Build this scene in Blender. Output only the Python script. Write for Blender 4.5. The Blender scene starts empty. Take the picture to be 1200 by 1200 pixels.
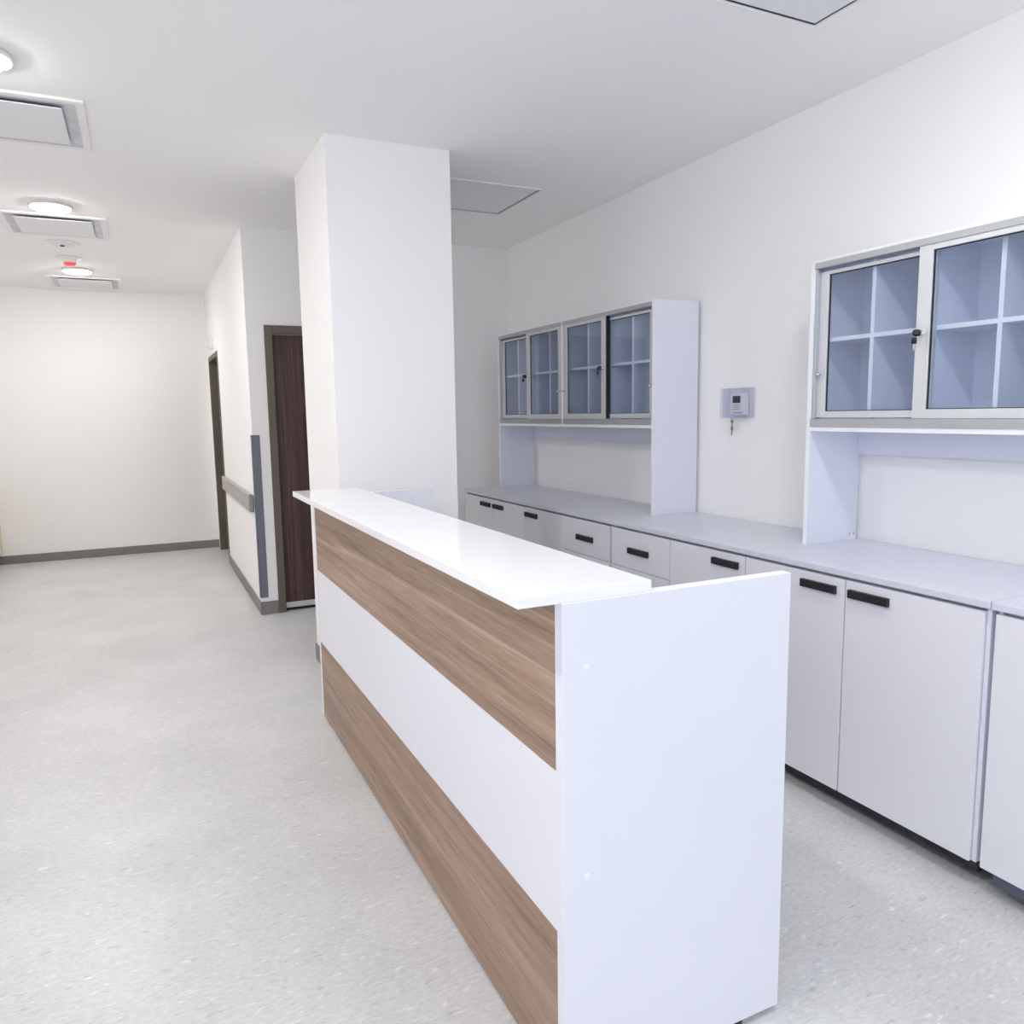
import bpy, bmesh, math, random
from mathutils import Vector, Matrix

random.seed(7)
sc = bpy.context.scene
C = sc.collection
PI = math.pi

# ------------------------------------------------------------------ camera
cam_d = bpy.data.cameras.new('camera')
cam = bpy.data.objects.new('camera', cam_d); C.objects.link(cam)
cam_d.sensor_width = 36.0
cam_d.lens = 899.03 / 1200 * 36.0
cam_d.clip_start = 0.05
R_ = Vector((0.90063062, -0.43431966, -0.01519569))
U_ = Vector((0.06896713, 0.10831658, 0.99172126))
F_ = Vector((0.4290781, 0.89422254, -0.12750701))
M = Matrix(((R_.x, U_.x, -F_.x, 0.0), (R_.y, U_.y, -F_.y, 0.0), (R_.z, U_.z, -F_.z, 1.47068), (0, 0, 0, 1)))
cam.matrix_world = M
sc.camera = cam

# ------------------------------------------------------------------ world (overcast daylight behind the camera's window)
w = bpy.data.worlds.new('world'); sc.world = w; w.use_nodes = True
bg = w.node_tree.nodes['Background']
bg.inputs[0].default_value = (0.77, 0.855, 1.0, 1)
bg.inputs[1].default_value = 3.3

# ------------------------------------------------------------------ exposure
LAMP_L = 150.0            # radiance of the round ceiling lamps
LAMP_COL = (1.0, 0.97, 0.942)
sc.view_settings.view_transform = 'Standard'
sc.view_settings.look = 'None'
sc.view_settings.gamma = 1.0
sc.view_settings.use_curve_mapping = False
sc.view_settings.exposure = -0.22
try:
    sc.cycles.use_denoising = True
    sc.cycles.max_bounces = 14
    sc.cycles.diffuse_bounces = 8
    sc.cycles.glossy_bounces = 4
    sc.cycles.transparent_max_bounces = 16
    sc.cycles.sample_clamp_indirect = 8.0
except Exception:
    pass

# ------------------------------------------------------------------ materials
def mat(name, col, rough=0.5, metal=0.0, spec=0.5, emit=None, noise=None, bump=None, coat=0.0):
    m = bpy.data.materials.new(name); m.use_nodes = True
    nt = m.node_tree; b = nt.nodes['Principled BSDF']
    b.inputs['Base Color'].default_value = (*col, 1)
    b.inputs['Roughness'].default_value = rough
    b.inputs['Metallic'].default_value = metal
    b.inputs['Specular IOR Level'].default_value = spec
    b.inputs['Coat Weight'].default_value = coat
    if emit:
        b.inputs['Emission Color'].default_value = (*emit[0], 1)
        b.inputs['Emission Strength'].default_value = emit[1]
    tc = nt.nodes.new('ShaderNodeTexCoord')
    if noise:                                     # (scale, amount) mild tone variation
        n = nt.nodes.new('ShaderNodeTexNoise'); n.inputs['Scale'].default_value = noise[0]; n.inputs['Detail'].default_value = 5
        nt.links.new(tc.outputs['Object'], n.inputs['Vector'])
        r = nt.nodes.new('ShaderNodeMapRange')
        r.inputs['To Min'].default_value = 1 - noise[1]; r.inputs['To Max'].default_value = 1 + noise[1]
        nt.links.new(n.outputs['Fac'], r.inputs['Value'])
        mx = nt.nodes.new('ShaderNodeMix'); mx.data_type = 'RGBA'; mx.blend_type = 'MULTIPLY'; mx.inputs['Factor'].default_value = 1
        mx.inputs['A'].default_value = (*col, 1)
        nt.links.new(r.outputs['Result'], mx.inputs['B'])
        nt.links.new(mx.outputs['Result'], b.inputs['Base Color'])
    if bump:                                      # (scale, distance)
        n = nt.nodes.new('ShaderNodeTexNoise'); n.inputs['Scale'].default_value = bump[0]; n.inputs['Detail'].default_value = 3
        nt.links.new(tc.outputs['Object'], n.inputs['Vector'])
        bp = nt.nodes.new('ShaderNodeBump'); bp.inputs['Distance'].default_value = bump[1]; bp.inputs['Strength'].default_value = 0.5
        nt.links.new(n.outputs['Fac'], bp.inputs['Height'])
        nt.links.new(bp.outputs['Normal'], b.inputs['Normal'])
    return m

def wood_mat(name, stretch, dark, mid, light, streak, rough=0.45, freq=1.0):
    """grain along the axis whose stretch is small; object coordinates in metres"""
    m = bpy.data.materials.new(name); m.use_nodes = True
    nt = m.node_tree; L = nt.links; b = nt.nodes['Principled BSDF']
    b.inputs['Roughness'].default_value = rough
    tc = nt.nodes.new('ShaderNodeTexCoord')
    def mapped(s):
        mp = nt.nodes.new('ShaderNodeMapping')
        mp.inputs['Scale'].default_value = s
        L.new(tc.outputs['Object'], mp.inputs['Vector']); return mp.outputs['Vector']
    def noise(vec, scale, detail, dist=0.0, rough_=0.55):
        n = nt.nodes.new('ShaderNodeTexNoise'); n.inputs['Scale'].default_value = scale
        n.inputs['Detail'].default_value = detail; n.inputs['Distortion'].default_value = dist; n.inputs['Roughness'].default_value = rough_
        L.new(vec, n.inputs['Vector']); return n.outputs['Fac']
    broad = noise(mapped(tuple(s * 0.3 for s in stretch)), 2.4 * freq, 3, 0.12)
    fine = noise(mapped(stretch), 3.4 * freq, 8, 0.25, 0.65)
    hair = noise(mapped(tuple(s * 3.2 for s in stretch)), 5.0 * freq, 6, 0.1, 0.7)
    mx = nt.nodes.new('ShaderNodeMix'); mx.data_type = 'FLOAT'; mx.inputs['Factor'].default_value = 0.5
    L.new(broad, mx.inputs['A']); L.new(fine, mx.inputs['B'])
    mx2 = nt.nodes.new('ShaderNodeMix'); mx2.data_type = 'FLOAT'; mx2.inputs['Factor'].default_value = 0.36
    L.new(mx.outputs['Result'], mx2.inputs['A']); L.new(hair, mx2.inputs['B'])
    r = nt.nodes.new('ShaderNodeValToRGB')
    e = r.color_ramp.elements
    e[0].position = 0.385; e[0].color = (*dark, 1)
    e[1].position = 0.63; e[1].color = (*light, 1)
    e2 = e.new(0.5); e2.color = (*mid, 1)
    L.new(mx2.outputs['Result'], r.inputs['Fac'])
    # a few thin pale streaks
    st = noise(mapped(tuple(s * (1.4 if s > 2 else 0.18) for s in stretch)), 2.0 * freq, 1, 0.0)
    mr = nt.nodes.new('ShaderNodeMapRange'); mr.inputs['From Min'].default_value = 0.012; mr.inputs['From Max'].default_value = 0.0
    sub = nt.nodes.new('ShaderNodeMath'); sub.operation = 'SUBTRACT'; sub.inputs[1].default_value = 0.585
    ab = nt.nodes.new('ShaderNodeMath'); ab.operation = 'ABSOLUTE'
    L.new(st, sub.inputs[0]); L.new(sub.outputs[0], ab.inputs[0]); L.new(ab.outputs[0], mr.inputs['Value'])
    mc = nt.nodes.new('ShaderNodeMix'); mc.data_type = 'RGBA'
    ms = nt.nodes.new('ShaderNodeMath'); ms.operation = 'MULTIPLY'; ms.inputs[1].default_value = 0.45
    L.new(mr.outputs['Result'], ms.inputs[0]); L.new(ms.outputs[0], mc.inputs['Factor'])
    L.new(r.outputs['Color'], mc.inputs['A']); mc.inputs['B'].default_value = (*streak, 1)
    L.new(mc.outputs['Result'], b.inputs['Base Color'])
    bp = nt.nodes.new('ShaderNodeBump'); bp.inputs['Distance'].default_value = 0.0004; bp.inputs['Strength'].default_value = 0.4
    L.new(hair, bp.inputs['Height']); L.new(bp.outputs['Normal'], b.inputs['Normal'])
    return m

def floor_mat():
    m = bpy.data.materials.new('grey flecked vinyl'); m.use_nodes = True
    nt = m.node_tree; L = nt.links; b = nt.nodes['Principled BSDF']
    tc = nt.nodes.new('ShaderNodeTexCoord')
    def mapped(s, rot=0.0):
        mp = nt.nodes.new('ShaderNodeMapping'); mp.inputs['Scale'].default_value = s; mp.inputs['Rotation'].default_value = (0, 0, rot)
        L.new(tc.outputs['Object'], mp.inputs['Vector']); return mp.outputs['Vector']
    def noise(vec, scale, detail, rough_=0.6, dist=0.0):
        n = nt.nodes.new('ShaderNodeTexNoise'); n.inputs['Scale'].default_value = scale; n.inputs['Detail'].default_value = detail
        n.inputs['Roughness'].default_value = rough_; n.inputs['Distortion'].default_value = dist
        L.new(vec, n.inputs['Vector']); return n.outputs['Fac']
    def rng(v, a, b_, c, d):
        r = nt.nodes.new('ShaderNodeMapRange'); r.inputs['From Min'].default_value = a; r.inputs['From Max'].default_value = b_
        r.inputs['To Min'].default_value = c; r.inputs['To Max'].default_value = d
        L.new(v, r.inputs['Value']); return r.outputs['Result']
    cloud = noise(mapped((1, 1, 1)), 1.6, 4)
    grain = noise(mapped((40, 110, 1)), 1.0, 6, 0.7)
    flake = noise(mapped((20, 62, 1), 0.12), 1.0, 5, 0.68, 0.4)
    flake2 = noise(mapped((22, 70, 1), 0.05), 1.0, 5, 0.68, 0.4)
    base = nt.nodes.new('ShaderNodeMix'); base.data_type = 'RGBA'
    base.inputs['A'].default_value = (0.56, 0.56, 0.56, 1); base.inputs['B'].default_value = (0.70, 0.70, 0.70, 1)
    add = nt.nodes.new('ShaderNodeMix'); add.data_type = 'FLOAT'; add.inputs['Factor'].default_value = 0.6
    L.new(cloud, add.inputs['A']); L.new(grain, add.inputs['B'])
    L.new(rng(add.outputs['Result'], 0.40, 0.60, 0, 1), base.inputs['Factor'])
    lt = nt.nodes.new('ShaderNodeMix'); lt.data_type = 'RGBA'
    L.new(rng(flake, 0.59, 0.68, 0, 0.8), lt.inputs['Factor']); L.new(base.outputs['Result'], lt.inputs['A']); lt.inputs['B'].default_value = (0.84, 0.84, 0.83, 1)
    dk = nt.nodes.new('ShaderNodeMix'); dk.data_type = 'RGBA'
    L.new(rng(flake2, 0.58, 0.70, 0, 0.42), dk.inputs['Factor']); L.new(lt.outputs['Result'], dk.inputs['A']); dk.inputs['B'].default_value = (0.27, 0.27, 0.275, 1)
    L.new(dk.outputs['Result'], b.inputs['Base Color'])
    b.inputs['Roughness'].default_value = 0.42
    b.inputs['Specular IOR Level'].default_value = 0.4
    bp = nt.nodes.new('ShaderNodeBump'); bp.inputs['Distance'].default_value = 0.0006; bp.inputs['Strength'].default_value = 0.35
    L.new(grain, bp.inputs['Height']); L.new(bp.outputs['Normal'], b.inputs['Normal'])
    return m

def glass_mat(name, tint, gloss=0.12):
    """thin pane: tinted see-through plus a fresnel reflection"""
    m = bpy.data.materials.new(name); m.use_nodes = True
    nt = m.node_tree; L = nt.links
    for n in list(nt.nodes):
        if n.type != 'OUTPUT_MATERIAL': nt.nodes.remove(n)
    out = [n for n in nt.nodes if n.type == 'OUTPUT_MATERIAL'][0]
    tr = nt.nodes.new('ShaderNodeBsdfTransparent'); tr.inputs['Color'].default_value = (*tint, 1)
    gl = nt.nodes.new('ShaderNodeBsdfGlossy'); gl.inputs['Roughness'].default_value = 0.03; gl.inputs['Color'].default_value = (0.95, 0.97, 1, 1)
    fr = nt.nodes.new('ShaderNodeFresnel')
    ge = nt.nodes.new('ShaderNodeNewGeometry')            # the far face of the pane must not reflect totally
    ir = nt.nodes.new('ShaderNodeMapRange'); ir.inputs['To Min'].default_value = 1.45; ir.inputs['To Max'].default_value = 1 / 1.45
    L.new(ge.outputs['Backfacing'], ir.inputs['Value']); L.new(ir.outputs['Result'], fr.inputs['IOR'])
    mx = nt.nodes.new('ShaderNodeMixShader')
    L.new(fr.outputs[0], mx.inputs[0]); L.new(tr.outputs[0], mx.inputs[1]); L.new(gl.outputs[0], mx.inputs[2])
    L.new(mx.outputs[0], out.inputs['Surface'])
    return m

WALL = mat('warm white wall paint', (0.918, 0.908, 0.903), 0.85, spec=0.2, noise=(1.3, 0.012), bump=(180, 0.0004))
CEIL = mat('white ceiling paint', (0.918, 0.912, 0.906), 0.9, spec=0.15, noise=(0.8, 0.012), bump=(140, 0.0003))
FLOOR = floor_mat()
BASE = mat('grey vinyl skirting', (0.215, 0.205, 0.195), 0.5, noise=(9, 0.05))
LAM = mat('cool white laminate', (0.77, 0.79, 0.87), 0.42, noise=(3, 0.01))
LAMEDGE = mat('white edge banding', (0.90, 0.91, 0.93), 0.4, noise=(6, 0.01))
FRONT = mat('off white cabinet front', (0.80, 0.795, 0.84), 0.32, noise=(2, 0.012))
TOP = mat('pale grey laminate worktop', (0.66, 0.68, 0.76), 0.3, noise=(40, 0.02))
DESKW = mat('white desk laminate', (0.81, 0.81, 0.87), 0.38, noise=(2, 0.008))
SLAB = mat('gloss white counter slab', (0.93, 0.93, 0.96), 0.12, noise=(4, 0.006))
OAK = wood_mat('brown oak laminate', (6, 0.28, 9), (0.19, 0.110, 0.074), (0.34, 0.222, 0.155), (0.49, 0.352, 0.262), (0.64, 0.48, 0.37))
DARKWOOD = wood_mat('dark walnut door', (9, 5, 0.25), (0.030, 0.012, 0.014), (0.065, 0.029, 0.028), (0.125, 0.075, 0.058), (0.12, 0.07, 0.055), 0.4)
FRAMEM = mat('olive brown steel frame', (0.135, 0.112, 0.085), 0.5, noise=(5, 0.05))
ALU = mat('brushed aluminium', (0.70, 0.71, 0.73), 0.38, metal=0.35, noise=(20, 0.03))
ALUD = mat('satin grey aluminium rail', (0.50, 0.52, 0.54), 0.4, metal=0.6, noise=(20, 0.03))
BLACK = mat('black plastic', (0.014, 0.015, 0.018), 0.4, noise=(30, 0.1))
BLACKG = mat('black gasket and gap shade', (0.008, 0.009, 0.012), 0.6, noise=(30, 0.1))  # rubber gaskets, and the painted shade in the hatch gaps
PLINTH = mat('black plinth', (0.008, 0.010, 0.016), 0.5, noise=(10, 0.1))
PLINTHG = mat('slate grey plinth', (0.085, 0.10, 0.135), 0.45, noise=(10, 0.05))
GLASS = glass_mat('tinted cabinet glass', (0.90, 0.93, 0.97))
CLEARP = glass_mat('clear plastic cover', (0.945, 0.945, 0.975))
WINGL = glass_mat('window glass', (0.97, 0.98, 0.98))
GUARD = mat('slate grey corner guard', (0.17, 0.175, 0.215), 0.5, noise=(8, 0.03))
RAILM = mat('taupe handrail vinyl', (0.42, 0.39, 0.375), 0.5, noise=(8, 0.02))
RAILCAP = mat('grey handrail end cap', (0.22, 0.23, 0.22), 0.5, noise=(8, 0.02))
LAMP = mat('lit lamp diffuser', (0.9, 0.9, 0.9), 0.5, emit=(LAMP_COL, LAMP_L), noise=(4, 0.01))
WPL = mat('white plastic', (0.84, 0.83, 0.82), 0.4, noise=(8, 0.01))
WPLC = mat('cool white metal plate', (0.80, 0.80, 0.83), 0.45, noise=(5, 0.01))
VENTIN = mat('galvanised duct sheet', (0.58, 0.60, 0.65), 0.45, metal=0.3, noise=(7, 0.35))
REDL = mat('red lens', (0.85, 0.10, 0.12), 0.3, noise=(8, 0.02), emit=((1, 0.12, 0.12), 0.35))
SCREEN = mat('dark display', (0.012, 0.03, 0.06), 0.2, noise=(60, 0.3))
GREYP = mat('grey print', (0.42, 0.45, 0.52), 0.5, noise=(60, 0.05))
BRASS = mat('brass key', (0.42, 0.30, 0.16), 0.35, metal=0.9, noise=(60, 0.1))
CHROME = mat('chrome', (0.75, 0.76, 0.78), 0.2, metal=1.0, noise=(60, 0.02))
CREAM = mat('cream wall protection', (0.72, 0.63, 0.44), 0.5, noise=(5, 0.02))

# ------------------------------------------------------------------ geometry helpers
def add_box(bm, x0, x1, y0, y1, z0, z1, bev=0.0015, seg=1):
    if x0 > x1: x0, x1 = x1, x0
    if y0 > y1: y0, y1 = y1, y0
    if z0 > z1: z0, z1 = z1, z0
    t = bmesh.new()
    bmesh.ops.create_cube(t, size=1.0)
    for v in t.verts:
        v.co = Vector(((x0 + x1) / 2 + v.co.x * (x1 - x0), (y0 + y1) / 2 + v.co.y * (y1 - y0), (z0 + z1) / 2 + v.co.z * (z1 - z0)))
    if bev and bev * 2.2 < min(x1 - x0, y1 - y0, z1 - z0):
        bmesh.ops.bevel(t, geom=t.edges[:], offset=bev, segments=seg, affect='EDGES', profile=0.5)
    me = bpy.data.meshes.new('t'); t.to_mesh(me); t.free()
    bm.from_mesh(me); bpy.data.meshes.remove(me)

def add_lathe(bm, prof, n=32, center=(0, 0, 0), axis='Z'):
    """revolve [(r, h), ...]; closed at r=0 ends"""
    rings = []
    for r, h in prof:
        ring = []
        if r < 1e-6:
            ring = [bm.verts.new(_ax(0, 0, h, center, axis))]
        else:
            for k in range(n):
                a = 2 * PI * k / n
                ring.append(bm.verts.new(_ax(r * math.cos(a), r * math.sin(a), h, center, axis)))
        rings.append(ring)
    for a, b in zip(rings, rings[1:]):
        if len(a) == 1 and len(b) == 1: continue
        for k in range(n):
            k2 = (k + 1) % n
            if len(a) == 1: f = (a[0], b[k2], b[k])
            elif len(b) == 1: f = (a[k], a[k2], b[0])
            else: f = (a[k], a[k2], b[k2], b[k])
            try: bm.faces.new(f)
            except ValueError: pass
def _ax(x, y, h, c, axis):
    if axis == 'Z': v = (x, y, h)
    elif axis == 'X': v = (h, x, y)
    else: v = (x, h, y)
    return Vector((v[0] + c[0], v[1] + c[1], v[2] + c[2]))

def obj(name, bm, m, parent=None, smooth=False, origin=None):
    bmesh.ops.recalc_face_normals(bm, faces=bm.faces[:])
    me = bpy.data.meshes.new(name)
    o = bpy.data.objects.new(name, me); C.objects.link(o)
    base = Vector((0, 0, 0))
    if parent is not None:
        base = parent.matrix_world.translation.copy() if parent.parent is None else Vector(parent['_w'])
    org = Vector(origin) if origin else base.copy()
    if parent is None and origin is None:
        org = Vector((0, 0, 0))
    for v in bm.verts: v.co -= org
    bm.to_mesh(me); bm.free()
    if smooth:
        for p in me.polygons: p.use_smooth = True
    me.materials.append(m)
    o['_w'] = list(org)
    if parent is not None:
        o.parent = parent
        o.location = org - base
    else:
        o.location = org
    return o

def box(name, m, parent, *b, bev=0.0015, seg=1):
    bm = bmesh.new(); add_box(bm, *b, bev=bev, seg=seg)
    return obj(name, bm, m, parent)
def boxes(name, m, parent, lst, bev=0.0015):
    bm = bmesh.new()
    for b in lst: add_box(bm, *b, bev=bev)
    return obj(name, bm, m, parent)

def thing(name, label, cat, loc, group=None):
    o = bpy.data.objects.new(name, None); C.objects.link(o)
    o.empty_display_size = 0.1
    o.location = loc
    o.matrix_world = Matrix.Translation(loc)
    o['_w'] = list(loc)
    o['label'] = label; o['category'] = cat
    if group: o['group'] = group
    return o
def tag(o, label, cat, group=None):
    o['label'] = label; o['category'] = cat
    if group: o['group'] = group
    return o
def struct(o, label=None):
    o['kind'] = 'structure'
    if label: o['label'] = label
    return o

# ------------------------------------------------------------------ room dimensions (metres)
XL, XR = -1.40, 2.8056          # left wall, right wall
XC = 0.7313                     # right wall of the corridor
YB, YE, YF = 5.882, 9.311, -3.6  # wall with the door, end of the corridor, wall behind the camera
H = 2.8094
T = 0.12

# ------------------------------------------------------------------ setting
struct(box('floor', FLOOR, None, XL - T, XR + T, YF - T, YE + T, -0.1, 0.0, bev=0), 'pale grey flecked vinyl floor')
struct(box('ceiling', CEIL, None, XL - T, XR + T, YF - T, YE + T, H, H + 0.1, bev=0), 'white painted flat ceiling')
struct(box('wall_right', WALL, None, XR, XR + T, YF - T, YB + T, 0, H, bev=0), 'white wall behind the storage cabinets')
struct(boxes('wall_left', WALL, None, [(XL - T, XL, YF - T, -3.1, 0, H), (XL - T, XL, -3.1, 0.5, 0, 0.9), (XL - T, XL, -3.1, 0.5, 2.5, H), (XL - T, XL, 0.5, YE + T, 0, H)], bev=0), 'white wall on the left side of the corridor')
struct(box('wall_end', WALL, None, XL, XC + T, YE, YE + T, 0, H, bev=0), 'warm white wall closing the corridor')
struct(boxes('wall_back', WALL, None, [(XC + T, 0.90, YB, YB + T, 0, H), (0.90, 1.86, YB, YB + T, 2.08, H), (1.86, XR, YB, YB + T, 0, H)], bev=0), 'white wall with the dark wood door')
struct(boxes('wall_corridor', WALL, None, [(XC, XC + T, YB, 8.17, 0, H), (XC, XC + T, 8.17, 9.12, 2.10, H), (XC, XC + T, 9.12, YE, 0, H)], bev=0), 'right hand corridor wall with handrail')
struct(boxes('wall_front', WALL, None, [(XL, -0.9, YF - T, YF, 0, H), (-0.9, 2.3, YF - T, YF, 0, 0.9), (-0.9, 2.3, YF - T, YF, 2.5, H), (2.3, XR, YF - T, YF, 0, H)], bev=0), 'white wall behind the viewpoint with a window')
win = thing('window_1', 'wide window in the wall behind the viewpoint', 'window', (0.7, YF - 0.06, 0.9)); del win['category']; win['kind'] = 'structure'
boxes('window_frame', WPL, win, [(-0.9, 2.3, YF - 0.09, YF - 0.03, 0.9, 0.96), (-0.9, 2.3, YF - 0.09, YF - 0.03, 2.44, 2.5),
      (-0.9, -0.84, YF - 0.09, YF - 0.03, 0.96, 2.44), (2.24, 2.3, YF - 0.09, YF - 0.03, 0.96, 2.44),
      (0.67, 0.73, YF - 0.09, YF - 0.03, 0.96, 2.44)])
for a, b in ((-0.84, 0.67), (0.73, 2.24)):
    box('window_pane', WINGL, win, a, b, YF - 0.063, YF - 0.057, 0.96, 2.44, bev=0)
# daylight portal filling that window opening (guides the sampling of the sky seen through it; adds no light)
pd = bpy.data.lights.new('window_portal', 'AREA'); pd.shape = 'RECTANGLE'; pd.size = 3.2; pd.size_y = 1.6
po = bpy.data.objects.new('window_portal', pd); C.objects.link(po)
po.location = (0.7, YF - 0.13, 1.7); po.rotation_euler = (PI / 2, 0, PI)
pd.cycles.is_portal = True
fill_win = thing('fill_window', 'unseen window added in the left wall to brighten the cabinet side', 'window', (XL - 0.06, -1.3, 0.9)); del fill_win['category']; fill_win['kind'] = 'structure'  # unseen window, added so daylight fills the right wall and cabinets
boxes('window_frame', WPL, fill_win, [(XL - 0.09, XL - 0.03, -3.1, 0.5, 0.9, 0.96), (XL - 0.09, XL - 0.03, -3.1, 0.5, 2.44, 2.5),
      (XL - 0.09, XL - 0.03, -3.1, -3.04, 0.96, 2.44), (XL - 0.09, XL - 0.03, 0.44, 0.5, 0.96, 2.44), (XL - 0.09, XL - 0.03, -1.33, -1.27, 0.96, 2.44)])
for a, b in ((-3.04, -1.33), (-1.27, 0.44)):
    box('window_pane', WINGL, fill_win, XL - 0.063, XL - 0.057, a, b, 0.96, 2.44, bev=0)
pd2 = bpy.data.lights.new('window_portal', 'AREA'); pd2.shape = 'RECTANGLE'; pd2.size = 1.6; pd2.size_y = 3.6
po2 = bpy.data.objects.new('window_portal', pd2); C.objects.link(po2)
po2.location = (XL - 0.13, -1.3, 1.7); po2.rotation_euler = (0, -PI / 2, 0)
pd2.cycles.is_portal = True

PX0, PX1, PY0, PY1 = 0.8822, 1.5238, 3.849, 4.609
struct(box('wall_pillar', WALL, None, PX0, PX1, PY0, PY1, 0, H, bev=0.002), 'square white pillar standing behind the desk')

def skirting(name, x0, x1, y0, y1, h=0.098):
    return struct(box(name, BASE, None, x0, x1, y0, y1, 0, h, bev=0.003))
s = 0.010
skirting('baseboard_end', XL, XC, YE - s, YE, 0.088)
skirting('baseboard_left', XL, XL + s, YF, YE - s)
skirting('baseboard_corridor', XC - s, XC, YB - s, 8.13)
skirting('baseboard_door', XC, 0.851, YB - s, YB)
skirting('baseboard_back', 1.915, XR, YB - s, YB)
skirting('baseboard_right', XR - s, XR, YF, YB - s)
bb = struct(boxes('baseboard_pillar', BASE, None, [(PX0 - s, PX0, PY0 - s, PY1 + s, 0, 0.10), (PX1, PX1 + s, PY0 - s, PY1 + s, 0, 0.10),
      (PX0, PX1, PY0 - s, PY0, 0, 0.10), (PX0, PX1, PY1, PY1 + s, 0, 0.10)]))
struct(box('trim_1', CREAM, None, XL, XL + 0.04, 8.60, 9.30, 0.13, 0.80, bev=0.004), 'cream protection panel on the left corridor wall')

# doors
d1 = thing('door_1', 'dark walnut door in olive brown frame beside the pillar', 'door', (1.38, YB, 0)); del d1['category']; d1['kind'] = 'structure'
boxes('door_frame', FRAMEM, d1, [(0.853, 0.908, YB - 0.014, YB + T, 0, 2.131), (1.852, 1.907, YB - 0.014, YB + T, 0, 2.131), (0.908, 1.852, YB - 0.014, YB + T, 2.072, 2.131)], bev=0.003)
box('door_leaf', DARKWOOD, d1, 0.912, 1.848, YB + 0.045, YB + 0.085, 0.001, 2.068)
box('kick_strip', ALU, d1, 0.916, 1.844, YB + 0.040, YB + 0.045, 0.020, 0.062, bev=0.001)
box('sill_gasket', BLACKG, d1, 0.912, 1.848, YB + 0.036, YB + 0.045, 0.001, 0.020, bev=0)
bm = bmesh.new(); add_lathe(bm, [(0, 0), (0.026, 0), (0.026, -0.008), (0.010, -0.012), (0.010, -0.05), (0, -0.05)], 20, (1.78, YB + 0.045, 1.03), 'Y')
add_box(bm, 1.67, 1.79, YB - 0.016, YB - 0.002, 1.02, 1.04, bev=0.004)
obj('door_handle', bm, CHROME, d1)
d2 = thing('door_2', 'dark door set deep in its olive frame at the corridor end', 'door', (XC, 8.65, 0)); del d2['category']; d2['kind'] = 'structure'
boxes('door_frame', FRAMEM, d2, [(XC - 0.008, XC + T, 8.13, 8.175, 0, 2.125), (XC - 0.008, XC + T, 9.085, 9.14, 0, 2.125), (XC - 0.008, XC + T, 8.175, 9.085, 2.075, 2.125)], bev=0.003)
box('door_leaf', DARKWOOD, d2, XC + 0.08, XC + 0.118, 8.178, 9.082, 0.001, 2.072)

# ------------------------------------------------------------------ corridor fittings
hr = thing('handrail', 'taupe vinyl bumper handrail with grey end cap on the corridor wall', 'handrail', (XC, 7.0, 0.82))
box('rail', RAILM, hr, XC - 0.032, XC - 0.004, 6.03, 8.11, 0.765, 0.895, bev=0.008, seg=3)
box('end_cap', RAILCAP, hr, XC - 0.033, XC - 0.003, 5.985, 6.03, 0.763, 0.897, bev=0.008, seg=3)['label'] = 'grey end cap'
box('end_cap', RAILM, hr, XC - 0.033, XC - 0.003, 8.11, 8.125, 0.763, 0.897, bev=0.005, seg=2)
box('bracket', ALUD, hr, XC - 0.006, XC, 6.0, 8.11, 0.79, 0.87)
bm = bmesh.new()
add_box(bm, XC - 0.006, 0.783, YB - 0.006, YB - 0.0005, 0.128, 1.342, bev=0.002)
add_box(bm, XC - 0.006, XC - 0.0005, YB - 0.006, YB + 0.05, 0.128, 1.342, bev=0.002)
tag(obj('corner_guard', bm, GUARD), 'tall slate grey corner guard strip on the wall edge beside the dark door', 'corner guard')
cl = thing('call_lamp', 'tiny white signal lamp on the wall above the far corridor door', 'signal lamp', (XC, 8.55, 2.2))
box('housing', WPL, cl, XC - 0.03, XC, 8.51, 8.59, 2.17, 2.28, bev=0.004)
box('lens', WPLC, cl, XC - 0.045, XC - 0.03, 8.52, 8.58, 2.19, 2.26, bev=0.004)

# ------------------------------------------------------------------ ceiling fittings
def ceiling_lamp(x, y, label, group=None):
    t = thing('ceiling_lamp', label, 'ceiling lamp', (x, y, H), group)
    bm = bmesh.new(); add_lathe(bm, [(0.112, 0), (0.122, -0.001), (0.122, -0.016), (0.120, -0.0195), (0.110, -0.0195), (0.109, -0.010)], 40, (x, y, H)); obj('trim_ring', bm, WPL, t, True)
    bm = bmesh.new()
    add_lathe(bm, [(0.108, -0.004), (0.108, -0.019), (0.100, -0.027), (0.084, -0.032), (0.055, -0.035), (0, -0.036)], 40, (x, y, H)); obj('diffuser', bm, LAMP, t, True)
    return t
LX = -0.41
ceiling_lamp(-0.452, 3.54, 'glowing round ceiling lamp cut by the left edge, nearest the viewer')
ceiling_lamp(LX, 5.76, 'largest fully visible glowing round lamp, between the two bigger air diffusers')
ceiling_lamp(LX, 8.08, 'farthest glowing round ceiling lamp, beside the red-tipped detector')
for x, y, lb in ((LX, 1.30, 'round lamp above the floor left of the desk end, outside the picture'), (LX, -0.95, 'round lamp on the corridor side behind the viewpoint'),
                 (1.62, 1.14, 'round lamp above the aisle between desk and cabinets, outside the picture')):
    ceiling_lamp(x, y, lb)

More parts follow.
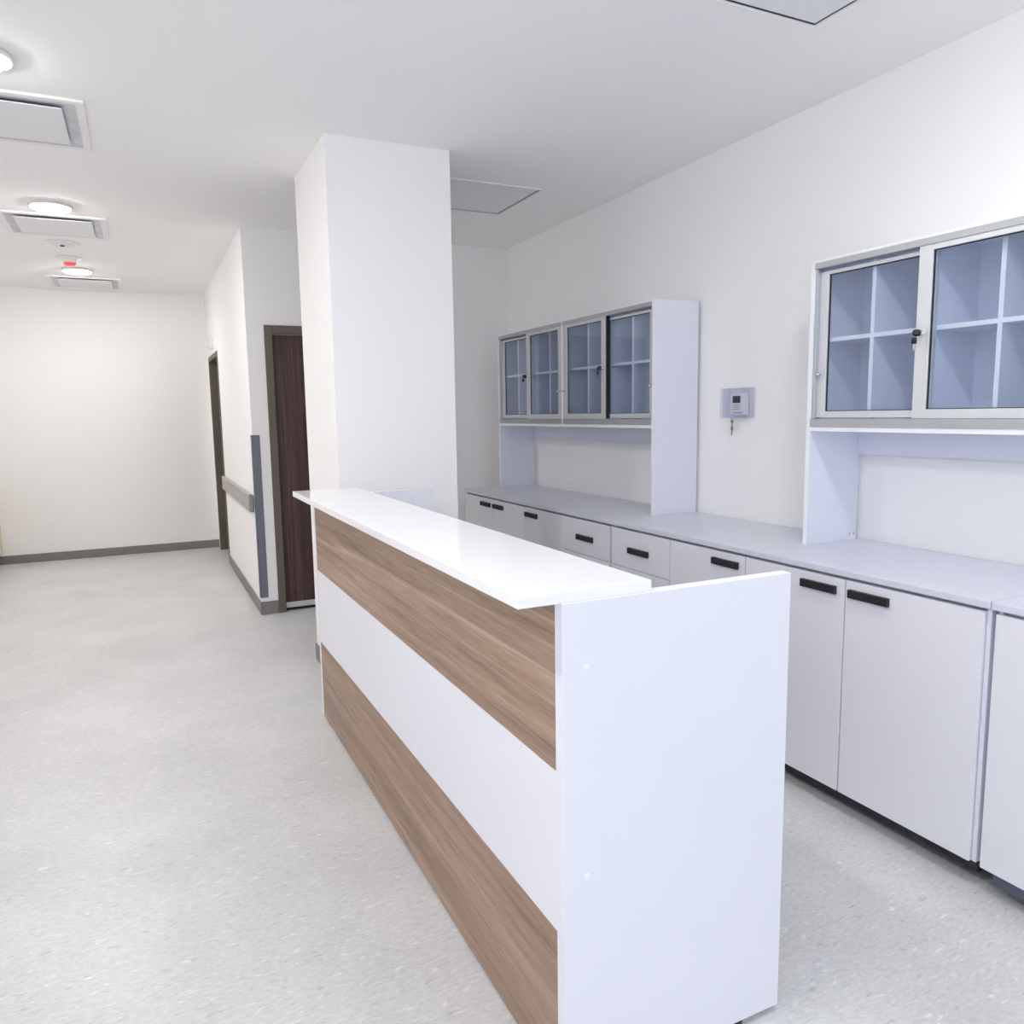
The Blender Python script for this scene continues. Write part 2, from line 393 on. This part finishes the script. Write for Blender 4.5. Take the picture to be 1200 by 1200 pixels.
def diffuser(y0, y1, x0, x1, label):
    t = thing('air_diffuser', label, 'air diffuser', ((x0 + x1) / 2, (y0 + y1) / 2, H), None)
    fw = 0.038
    boxes('frame', WPL, t, [(x0, x1, y0, y0 + fw, H - 0.012, H), (x0, x1, y1 - fw, y1, H - 0.012, H),
          (x0, x0 + fw, y0 + fw, y1 - fw, H - 0.012, H), (x1 - fw, x1, y0 + fw, y1 - fw, H - 0.012, H)], bev=0.003)
    # pyramid collar that slopes to the duct
    bm = bmesh.new()
    a, b = fw, fw + 0.055
    q = [[(x0 + d, y0 + d), (x1 - d, y0 + d), (x1 - d, y1 - d), (x0 + d, y1 - d)] for d in (a, b)]
    v1 = [bm.verts.new((px, py, H - 0.010)) for px, py in q[0]]
    v2 = [bm.verts.new((px, py, H - 0.0015)) for px, py in q[1]]
    for k in range(4): bm.faces.new((v1[k], v1[(k + 1) % 4], v2[(k + 1) % 4], v2[k]))
    bm.faces.new(v2)
    obj('collar', bm, VENTIN, t)
    p = 0.052 + 0.038
    box('plate', WPLC, t, x0 + p, x1 - p, y0 + p, y1 - p, H - 0.019, H - 0.013, bev=0.002)
    for px in (x0 + 0.17, x1 - 0.17):
        for py in (y0 + 0.17, y1 - 0.17):
            bm = bmesh.new(); add_lathe(bm, [(0, -0.014), (0.004, -0.014), (0.004, -0.001), (0, -0.001)], 8, (px, py, H))
            obj('hanger', bm, ALUD, t)
    return t
diffuser(3.87, 4.53, -0.78, -0.118, 'square white ceiling air diffuser cut by the left edge, nearest the viewer')
diffuser(5.99, 6.65, -0.745, -0.108, 'square white ceiling air diffuser just behind the largest lamp')
diffuser(8.46, 9.10, -0.70, -0.06, 'farthest square ceiling air diffuser, next to the end wall')

t = thing('ceiling_speaker', 'flat round white ceiling disc with dark centre behind the middle diffuser', 'detector', (-0.437, 6.92, H))
bm = bmesh.new(); add_lathe(bm, [(0.115, 0), (0.118, -0.006), (0.105, -0.010), (0.085, -0.010)], 36, (-0.437, 6.92, H)); obj('rim', bm, WPL, t, True)
bm = bmesh.new(); add_lathe(bm, [(0.086, -0.007), (0.070, -0.016), (0.02, -0.021), (0, -0.021)], 36, (-0.437, 6.92, H)); obj('grille', bm, WPLC, t, True)
bm = bmesh.new(); add_lathe(bm, [(0.016, -0.020), (0.014, -0.028), (0, -0.029)], 16, (-0.437, 6.92, H)); obj('sensor', bm, BLACK, t, True)
t = thing('smoke_detector', 'white smoke detector with a red tip just before the farthest lamp', 'detector', (-0.43, 7.50, H))
bm = bmesh.new(); add_lathe(bm, [(0.095, 0), (0.098, -0.008), (0.080, -0.014), (0.05, -0.016)], 36, (-0.43, 7.50, H)); obj('base', bm, WPL, t, True)
bm = bmesh.new(); add_lathe(bm, [(0.055, -0.015), (0.052, -0.040), (0.045, -0.046), (0.0, -0.046)], 32, (-0.43, 7.50, H)); obj('housing', bm, WPL, t, True)
bm = bmesh.new(); add_lathe(bm, [(0.045, -0.046), (0.043, -0.062), (0.030, -0.070), (0, -0.072)], 32, (-0.43, 7.50, H)); obj('red_tip', bm, REDL, t, True)['label'] = 'red tip'

def hatch(x0, x1, y0, y1, label):
    t = thing('access_hatch', label, 'ceiling hatch', ((x0 + x1) / 2, (y0 + y1) / 2, H))
    g = 0.007
    boxes('frame', WPL, t, [(x0 - g, x1 + g, y0 - g, y0, H - 0.009, H), (x0 - g, x1 + g, y1, y1 + g, H - 0.009, H), (x0 - g, x0, y0, y1, H - 0.009, H), (x1, x1 + g, y0, y1, H - 0.009, H)], bev=0.0015)
    boxes('painted_gap_shade', BLACKG, t, [(x0, x1, y0, y0 + 0.009, H - 0.001, H), (x0, x1, y1 - 0.011, y1, H - 0.001, H), (x0, x0 + 0.009, y0 + 0.009, y1 - 0.011, H - 0.001, H), (x1 - 0.009, x1, y0 + 0.009, y1 - 0.011, H - 0.001, H)], bev=0)  # black strips stand in for the shade of a recess; the ceiling is solid
    box('panel', WPLC, t, x0 + 0.009, x1 - 0.009, y0 + 0.009, y1 - 0.011, H - 0.003, H, bev=0.001)
hatch(1.66, 2.275, 4.27, 4.885, 'square white ceiling access hatch partly behind the pillar')
hatch(1.62, 2.232, 1.52, 2.135, 'square white ceiling access hatch cut by the top edge of the picture')

# ------------------------------------------------------------------ reception desk
dk = thing('reception_desk', 'long white reception desk with brown wood bands and overhanging white counter', 'desk', (1.0, 2.5, 0))
DX0, DX1, DY0, DY1, ZB = 0.717, 1.318, 1.276, 3.690, 0.016
P = 0.030
box('end_panel', DESKW, dk, DX0, DX1, DY0, DY0 + P, ZB, 1.10, bev=0.001)
box('end_panel', DESKW, dk, DX0, DX1, DY1 - P, DY1, ZB, 1.10, bev=0.001)
ya, yb = DY0 + P, DY1 - P
o = box('wood_band', OAK, dk, DX0 + 0.001, DX0 + 0.02, ya, yb, 0.743, 1.10, bev=0.0008); o['label'] = 'brown oak upper band'
o = box('wood_band', OAK, dk, DX0 + 0.001, DX0 + 0.02, ya, yb, ZB, 0.386, bev=0.0008); o['label'] = 'brown oak lower band'
box('front_panel', DESKW, dk, DX0 + 0.002, DX0 + 0.02, ya, yb, 0.386, 0.743, bev=0.0008)
box('backing_panel', DESKW, dk, DX0 + 0.0205, DX0 + 0.036, ya, yb, ZB, 1.10, bev=0)
box('work_surface', DESKW, dk, DX0 + 0.036, DX1 - 0.01, ya, yb, 0.725, 0.75)
o = box('counter_slab', SLAB, dk, 0.622, 0.932, 1.279, 3.668, 1.10, 1.125, bev=0.002, seg=2); o['label'] = 'glossy white counter slab'
for x in (0.80, 1.20):
    for y in (DY0 + 0.015, DY1 - 0.015):
        bm = bmesh.new(); add_lathe(bm, [(0, 0), (0.014, 0), (0.014, 0.010), (0.010, ZB), (0, ZB)], 16, (x, y, 0)); obj('foot', bm, BLACK, dk)
for z in (0.965, 0.515):
    bm = bmesh.new(); add_lathe(bm, [(0, -0.0015), (0.006, -0.001), (0.0065, 0.0005)], 16, (DX0 + 0.055, DY0, z), 'Y'); obj('screw_cap', bm, LAMEDGE, dk)

# ------------------------------------------------------------------ base cabinets and worktops
CF = 2.208                       # front face of the doors
def pull(parent, y0, y1, z0, z1):
    """black bow handle: backplate, two ends and a front bar with a slot"""
    bm = bmesh.new()
    add_box(bm, CF - 0.003, CF + 0.001, y0, y1, z0, z1, bev=0.0008)
    add_box(bm, CF - 0.012, CF - 0.003, y0, y0 + 0.006, z0, z1, bev=0.001)
    add_box(bm, CF - 0.012, CF - 0.003, y1 - 0.006, y1, z0, z1, bev=0.001)
    add_box(bm, CF - 0.015, CF - 0.011, y0, y1, z0 + 0.001, z1, bev=0.0015)
    add_box(bm, CF - 0.012, CF - 0.003, y0 + 0.006, y1 - 0.006, z1 - 0.005, z1, bev=0.001)
    o = obj('handle', bm, BLACK, parent); return o

def cabinet(ynear, yfar, drawers_far, label, plinth, px, leaves=None):
    """one run of a drawer stack and three doors; plane of fronts x=CF, back to the wall"""
    t = thing('base_cabinet', label, 'cabinet', (2.5, (ynear + yfar) / 2, 0))
    sp = 0.014
    boxes('carcass', LAM, t, [(CF + 0.034, 2.79, ynear + sp, yfar - sp, 0.08, 0.096), (CF + 0.040, 2.79, ynear + sp, yfar - sp, 0.86, 0.874), (2.77, 2.79, ynear + sp, yfar - sp, 0.096, 0.86)])
    box('side_panel', LAM, t, CF + (0.011 if ynear < 2 else 0.020), 2.79, ynear, ynear + sp, 0.08, 0.878)
    box('side_panel', LAM, t, CF + 0.020, 2.79, yfar - sp, yfar, 0.08, 0.878)
    L0, L1 = ynear + (0.003 if ynear > 2 else 0.013), yfar - 0.002
    if drawers_far: L0, L1 = ynear + 0.013, yfar - 0.002
    wdt = (L1 - L0) / 4
    g = 0.0025
    order = range(4)
    for k in order:
        a, b = L0 + k * wdt + g, L0 + (k + 1) * wdt - g
        isdr = (k == 3) if drawers_far else (k == 0)
        if isdr:
            for q in range(4):
                z1 = 0.869 - q * 0.1975; z0 = z1 - 0.1945
                d = box('drawer', FRONT, t, CF, CF + 0.018, a, b, z0, z1)
                m_ = (a + b) / 2
                pull(d, m_ - 0.084, m_ + 0.084, (z0 + z1) / 2 - 0.018, (z0 + z1) / 2 + 0.012)
        else:
            d = box('door', FRONT, t, CF, CF + 0.018, a, b, 0.0795, 0.869)
            # handle side: pairs meet in the middle
            if drawers_far: near_side = (k != 0)
            else: near_side = (k == 3)
            if near_side: pull(d, a + 0.033, a + 0.193, 0.810, 0.840)
            else: pull(d, b - 0.178, b - 0.018, 0.810, 0.840)
        if k:
            box('divider', LAM, t, CF + 0.06, 2.77, L0 + k * wdt - 0.008, L0 + k * wdt + 0.008, 0.096, 0.86)
    box('plinth', plinth, t, px, 2.75, ynear + (0.0 if px > 2.23 else 0.02), yfar - 0.006 if px > 2.23 else yfar - 0.035, 0.042 if px > 2.23 else 0.034, 0.0795, bev=0.003)
    n = 5
    for k in range(n):
        y = ynear + 0.06 + (yfar - ynear - 0.12) * k / (n - 1)
        for x in (px + 0.085, 2.70):
            bm = bmesh.new(); add_lathe(bm, [(0, 0), (0.016, 0), (0.016, 0.005), (0.010, 0.008), (0.010, 0.044), (0, 0.044)], 16, (x, y, 0)); obj('foot', bm, BLACK, t)
    return t

cabinet(1.372, 3.394, True, 'white base cabinet under the middle of the counter, directly behind the desk end', PLINTH, 2.232)
cabinet(3.402, 5.424, False, 'white base cabinet at the far end, under the farther glazed hutch', PLINTH, 2.232)
# nearest unit: its one visible door has the handle on the other side
t = cabinet(-0.664, 1.358, False, 'white base cabinet cut by the right edge of the picture', PLINTHG, 2.226)
def worktop(y0, y1, label):
    tag(box('worktop', TOP, None, 2.203, XR - 0.004, y0, y1, 0.880, 0.9045, bev=0.003, seg=2), label, 'worktop')
worktop(3.399, 5.428, 'pale grey worktop below the farther glazed hutch, its far end free')
worktop(1.3685, 3.397, 'pale grey middle worktop running below the wall thermostat')
worktop(-0.668, 1.3665, 'pale grey worktop cut by the right edge of the picture')

# ------------------------------------------------------------------ hutches
HX = 2.4946
def hutch(ynear, yfar, label, fronts, z0=0.9045):
    """two modules of two sliding glass doors; fronts[m] = 'near' or 'far': which door of module m (0 = far) runs in front"""
    t = thing('glazed_hutch', label, 'glazed cabinet', ((HX + 2.79) / 2, (ynear + yfar) / 2, z0))
    pt = 0.020
    for a in (ynear, yfar - pt):
        sp_ = box('side_panel', LAM, t, HX + 0.001, 2.79, a, a + pt, z0, 2.060, bev=0.0008)
        box('edge_band', LAMEDGE, sp_, HX - 0.0004, HX + 0.001, a, a + pt, z0, 2.060, bev=0)
    ya, yb = ynear + pt, yfar - pt
    mid = (ynear + yfar) / 2
    box('top_panel', LAMEDGE, t, HX, 2.79, ya, yb, 2.050, 2.060, bev=0.0008)
    bs = box('bottom_shelf', LAM, t, HX + 0.001, 2.79, ya, yb, 1.379, 1.396, bev=0.0008)
    box('edge_band', LAMEDGE, bs, HX - 0.0006, HX + 0.001, ya, yb, 1.379, 1.3965, bev=0)
    box('back_panel', LAM, t, 2.776, 2.79, ya, yb, 1.275, 2.050, bev=0)
    dv = box('divider', LAM, t, HX + 0.002, 2.776, mid - 0.009, mid + 0.009, 1.3965, 2.050, bev=0.0008)
    box('edge_band', LAMEDGE, dv, HX - 0.0012, HX + 0.002, mid - 0.009, mid + 0.009, 1.3965, 2.0500, bev=0)
    # angle brackets where the far side panel meets the worktop
    for py, sgn in ((yfar - pt, -1), (ynear + pt, 1)):
        bm = bmesh.new()
        add_box(bm, 2.735, 2.783, min(py, py + sgn * 0.003), max(py, py + sgn * 0.003), z0, z0 + 0.040, bev=0.0006)
        add_box(bm, 2.735, 2.783, min(py, py + sgn * 0.034), max(py, py + sgn * 0.034), z0, z0 + 0.003, bev=0.0006)
        br = obj('bracket', bm, WPLC, t)
        bm = bmesh.new()
        for dx in (2.747, 2.771):
            add_lathe(bm, [(0.0, 0.0015), (0.005, 0.001), (0.005, 0)] if sgn > 0 else [(0.0, -0.0015), (0.005, -0.001), (0.005, 0)], 10, (dx, py + sgn * 0.003, z0 + 0.026), 'Y')
            add_lathe(bm, [(0.0, 0.0015), (0.005, 0.001), (0.005, 0)], 10, (dx, py + sgn * 0.02, z0 + 0.003), 'Z')
        obj('screw', bm, ALUD, br)
    for m_, (a, b) in enumerate(((mid + 0.009, yb), (ya, mid - 0.009))):
        if True:
            # rails
            box('track', ALUD, t, HX - 0.004, HX + 0.042, a, b, 2.026, 2.050, bev=0.001)
            box('track', ALUD, t, HX - 0.004, HX + 0.042, a, b, 1.3965, 1.430, bev=0.001)
            box('jamb', ALUD, t, HX + 0.003, HX + 0.042, a, a + 0.012, 1.430, 2.026, bev=0.001)
            box('jamb', ALUD, t, HX + 0.003, HX + 0.042, b - 0.012, b, 1.430, 2.026, bev=0.001)
        c = (a + b) / 2
        # shelf and quarter partitions, white front edges
        for (p0, p1) in ((a, c - 0.009), (c + 0.009, b)):
            sh = box('shelf', LAM, t, 2.541, 2.776, p0, p1, 1.738, 1.754, bev=0.0008)
            box('edge_band', LAMEDGE, sh, 2.5395, 2.541, p0, p1, 1.738, 1.754, bev=0)
        box('partition', LAM, t, 2.545, 2.776, c - 0.009, c + 0.009, 1.3965, 2.050, bev=0.0008)
        for q in ((a + c) / 2, (c + b) / 2):
            for (u0, u1) in ((1.3965, 1.738), (1.754, 2.050)):
                pa = box('partition', LAM, t, 2.541, 2.776, q - 0.008, q + 0.008, u0, u1, bev=0.0008)
                box('edge_band', LAMEDGE, pa, 2.5395, 2.541, q - 0.008, q + 0.008, u0, u1, bev=0)
        # two sliding doors
        for side in ('near', 'far'):
            front = fronts[m_] == side
            x0 = HX + (0.001 if front else 0.022)
            x1 = x0 + 0.018
            if side == 'near': e0, e1 = a + 0.006, c + 0.026
            else: e0, e1 = c - 0.026, b - 0.006
            zt, zb_ = (2.027, 1.431) if front else (2.015, 1.434)
            si = 0.052 if front else 0.045      # meeting stile
            so = 0.044                          # outer stile
            sn, sf = (so, si) if side == 'near' else (si, so)
            rt, rb_ = (0.020, 0.032) if front else (0.014, 0.026)
            dr = boxes('sliding_door', ALU, t, [(x0, x1, e0, e0 + sn, zb_, zt), (x0, x1, e1 - sf, e1, zb_, zt),
                       (x0, x1, e0 + sn, e1 - sf, zt - rt, zt), (x0, x1, e0 + sn, e1 - sf, zb_, zb_ + rb_)], bev=0.001)
            xm = (x0 + x1) / 2
            boxes('gasket', BLACKG, dr, [(xm - 0.003, xm + 0.003, e0 + sn - 0.001, e0 + sn + 0.003, zb_ + rb_, zt - rt), (xm - 0.003, xm + 0.003, e1 - sf - 0.003, e1 - sf + 0.001, zb_ + rb_, zt - rt),
                  (xm - 0.003, xm + 0.003, e0 + sn, e1 - sf, zt - rt - 0.003, zt - rt + 0.001), (xm - 0.003, xm + 0.003, e0 + sn, e1 - sf, zb_ + rb_ - 0.001, zb_ + rb_ + 0.003)], bev=0)
            box('glass_pane', GLASS, dr, xm - 0.002, xm + 0.002, e0 + sn, e1 - sf, zb_ + rb_, zt - rt, bev=0)
            # finger knob on the outer stile
            yk = e0 + 0.020 if side == 'near' else e1 - 0.020
            bm = bmesh.new(); add_lathe(bm, [(0.004, 0), (0.004, -0.012), (0.008, -0.014), (0.009, -0.020), (0.006, -0.024), (0, -0.024)], 16, (x0, yk, 1.608), 'X')
            obj('knob', bm, CHROME, dr, True)
            if front:
                # rubber strip down the meeting edge, plunger lock and key
                yl = (e1 - 0.026) if side == 'near' else (e0 + 0.026)
                ye = e1 if side == 'near' else e0
                bm = bmesh.new(); add_lathe(bm, [(0.011, 0.0), (0.011, -0.006), (0.008, -0.008), (0.008, -0.020), (0, -0.020)], 18, (x0, yl, 1.728), 'X'); obj('lock', bm, CHROME, dr, True)
                bm = bmesh.new()
                add_lathe(bm, [(0, -0.020), (0.012, -0.020), (0.013, -0.030), (0.010, -0.040), (0, -0.041)], 18, (x0, yl, 1.728), 'X')
                add_box(bm, x0 - 0.044, x0 - 0.036, yl - 0.009, yl + 0.009, 1.690, 1.712, bev=0.002)
                obj('key_head', bm, BLACK, dr, True)
                bm = bmesh.new()
                add_box(bm, x0 - 0.041, x0 - 0.039, yl - 0.003, yl + 0.003, 1.668, 1.692, bev=0)
                obj('key_blade', bm, CHROME, dr)
                if side == 'far':
                    box('edge_gasket', BLACKG, dr, x0, x1 + 0.003, e0 - 0.010, e0 - 0.0005, zb_, zt, bev=0)
    return t
hutch(3.418, 5.406, 'farther glazed cabinet hutch, whole, its tall white side panel facing the viewer', ('near', 'far'))
hutch(0.350, 2.358, 'nearer glazed cabinet hutch, cut by the right edge of the picture', ('near', 'near'))

# ------------------------------------------------------------------ thermostat in its locked clear cover
th = thing('thermostat', 'small white wall thermostat with a dark display inside the clear cover', 'thermostat', (XR, 3.08, 1.49))
box('housing', WPL, th, XR - 0.032, XR - 0.0045, 3.030, 3.140, 1.446, 1.556, bev=0.004, seg=2)
box('display', SCREEN, th, XR - 0.0335, XR - 0.032, 3.062, 3.118, 1.506, 1.542, bev=0)
for z in (1.494, 1.484, 1.474):
    box('button_row', GREYP, th, XR - 0.0330, XR - 0.032, 3.066, 3.114, z - 0.0022, z + 0.0022, bev=0)
box('label_strip', GREYP, th, XR - 0.0330, XR - 0.032, 3.046, 3.114, 1.454, 1.460, bev=0)
cv = thing('clear_cover', 'clear plastic lockable cover box around the wall thermostat', 'cover', (XR, 3.10, 1.50))
box('back_plate', CLEARP, cv, XR - 0.004, XR, 2.985, 3.250, 1.427, 1.585, bev=0.001)
bm = bmesh.new()
x0, x1, y0, y1, z0, z1 = XR - 0.058, XR - 0.0045, 2.995, 3.165, 1.432, 1.580
th_ = 0.003
for b in ((x0, x0 + th_, y0, y1, z0, z1), (x0 + th_, x1, y0, y0 + th_, z0, z1), (x0 + th_, x1, y1 - th_, y1, z0, z1), (x0 + th_, x1, y0 + th_, y1 - th_, z0, z0 + th_), (x0 + th_, x1, y0 + th_, y1 - th_, z1 - th_, z1)):
    add_box(bm, *b, bev=0)
obj('lid', bm, CLEARP, cv)
bm = bmesh.new(); add_lathe(bm, [(0, 0), (0.008, 0), (0.009, -0.012), (0, -0.012)], 16, (XR - 0.034, 3.118, 1.432), 'Z'); obj('lock', bm, CHROME, cv, True)
ks = thing('key_ring', 'pair of small brass keys hanging below the clear thermostat cover', 'keys', (XR - 0.034, 3.118, 1.42))
def key(zt, name='key'):
    bm = bmesh.new(); y, x = 3.118, XR - 0.034
    add_lathe(bm, [(0, -0.0012), (0.0095, -0.0012), (0.0095, 0.0012), (0, 0.0012)], 18, (x, y, zt - 0.012), 'X')
    add_box(bm, x - 0.0010, x + 0.0010, y - 0.0028, y + 0.0028, zt - 0.046, zt - 0.020, bev=0)
    for k in range(3): add_box(bm, x - 0.0010, x + 0.0010, y - 0.0045, y - 0.0028, zt - 0.042 + k * 0.006, zt - 0.039 + k * 0.006, bev=0)
    return obj(name, bm, BRASS, ks)
key(1.424); key(1.386)
bm = bmesh.new()
R1, r1, n1, n2 = 0.008, 0.0009, 18, 6
vs = [[bm.verts.new((XR - 0.034 + r1 * math.cos(b * 2 * PI / n2) , 3.118 + (R1 + r1 * math.sin(b * 2 * PI / n2)) * math.cos(a * 2 * PI / n1), 1.380 + (R1 + r1 * math.sin(b * 2 * PI / n2)) * math.sin(a * 2 * PI / n1))) for b in range(n2)] for a in range(n1)]
for a in range(n1):
    for b in range(n2):
        bm.faces.new((vs[a][b], vs[(a + 1) % n1][b], vs[(a + 1) % n1][(b + 1) % n2], vs[a][(b + 1) % n2]))
obj('ring', bm, CHROME, ks, True)

# tidy the helper property
for o in bpy.data.objects:
    if '_w' in o: del o['_w']
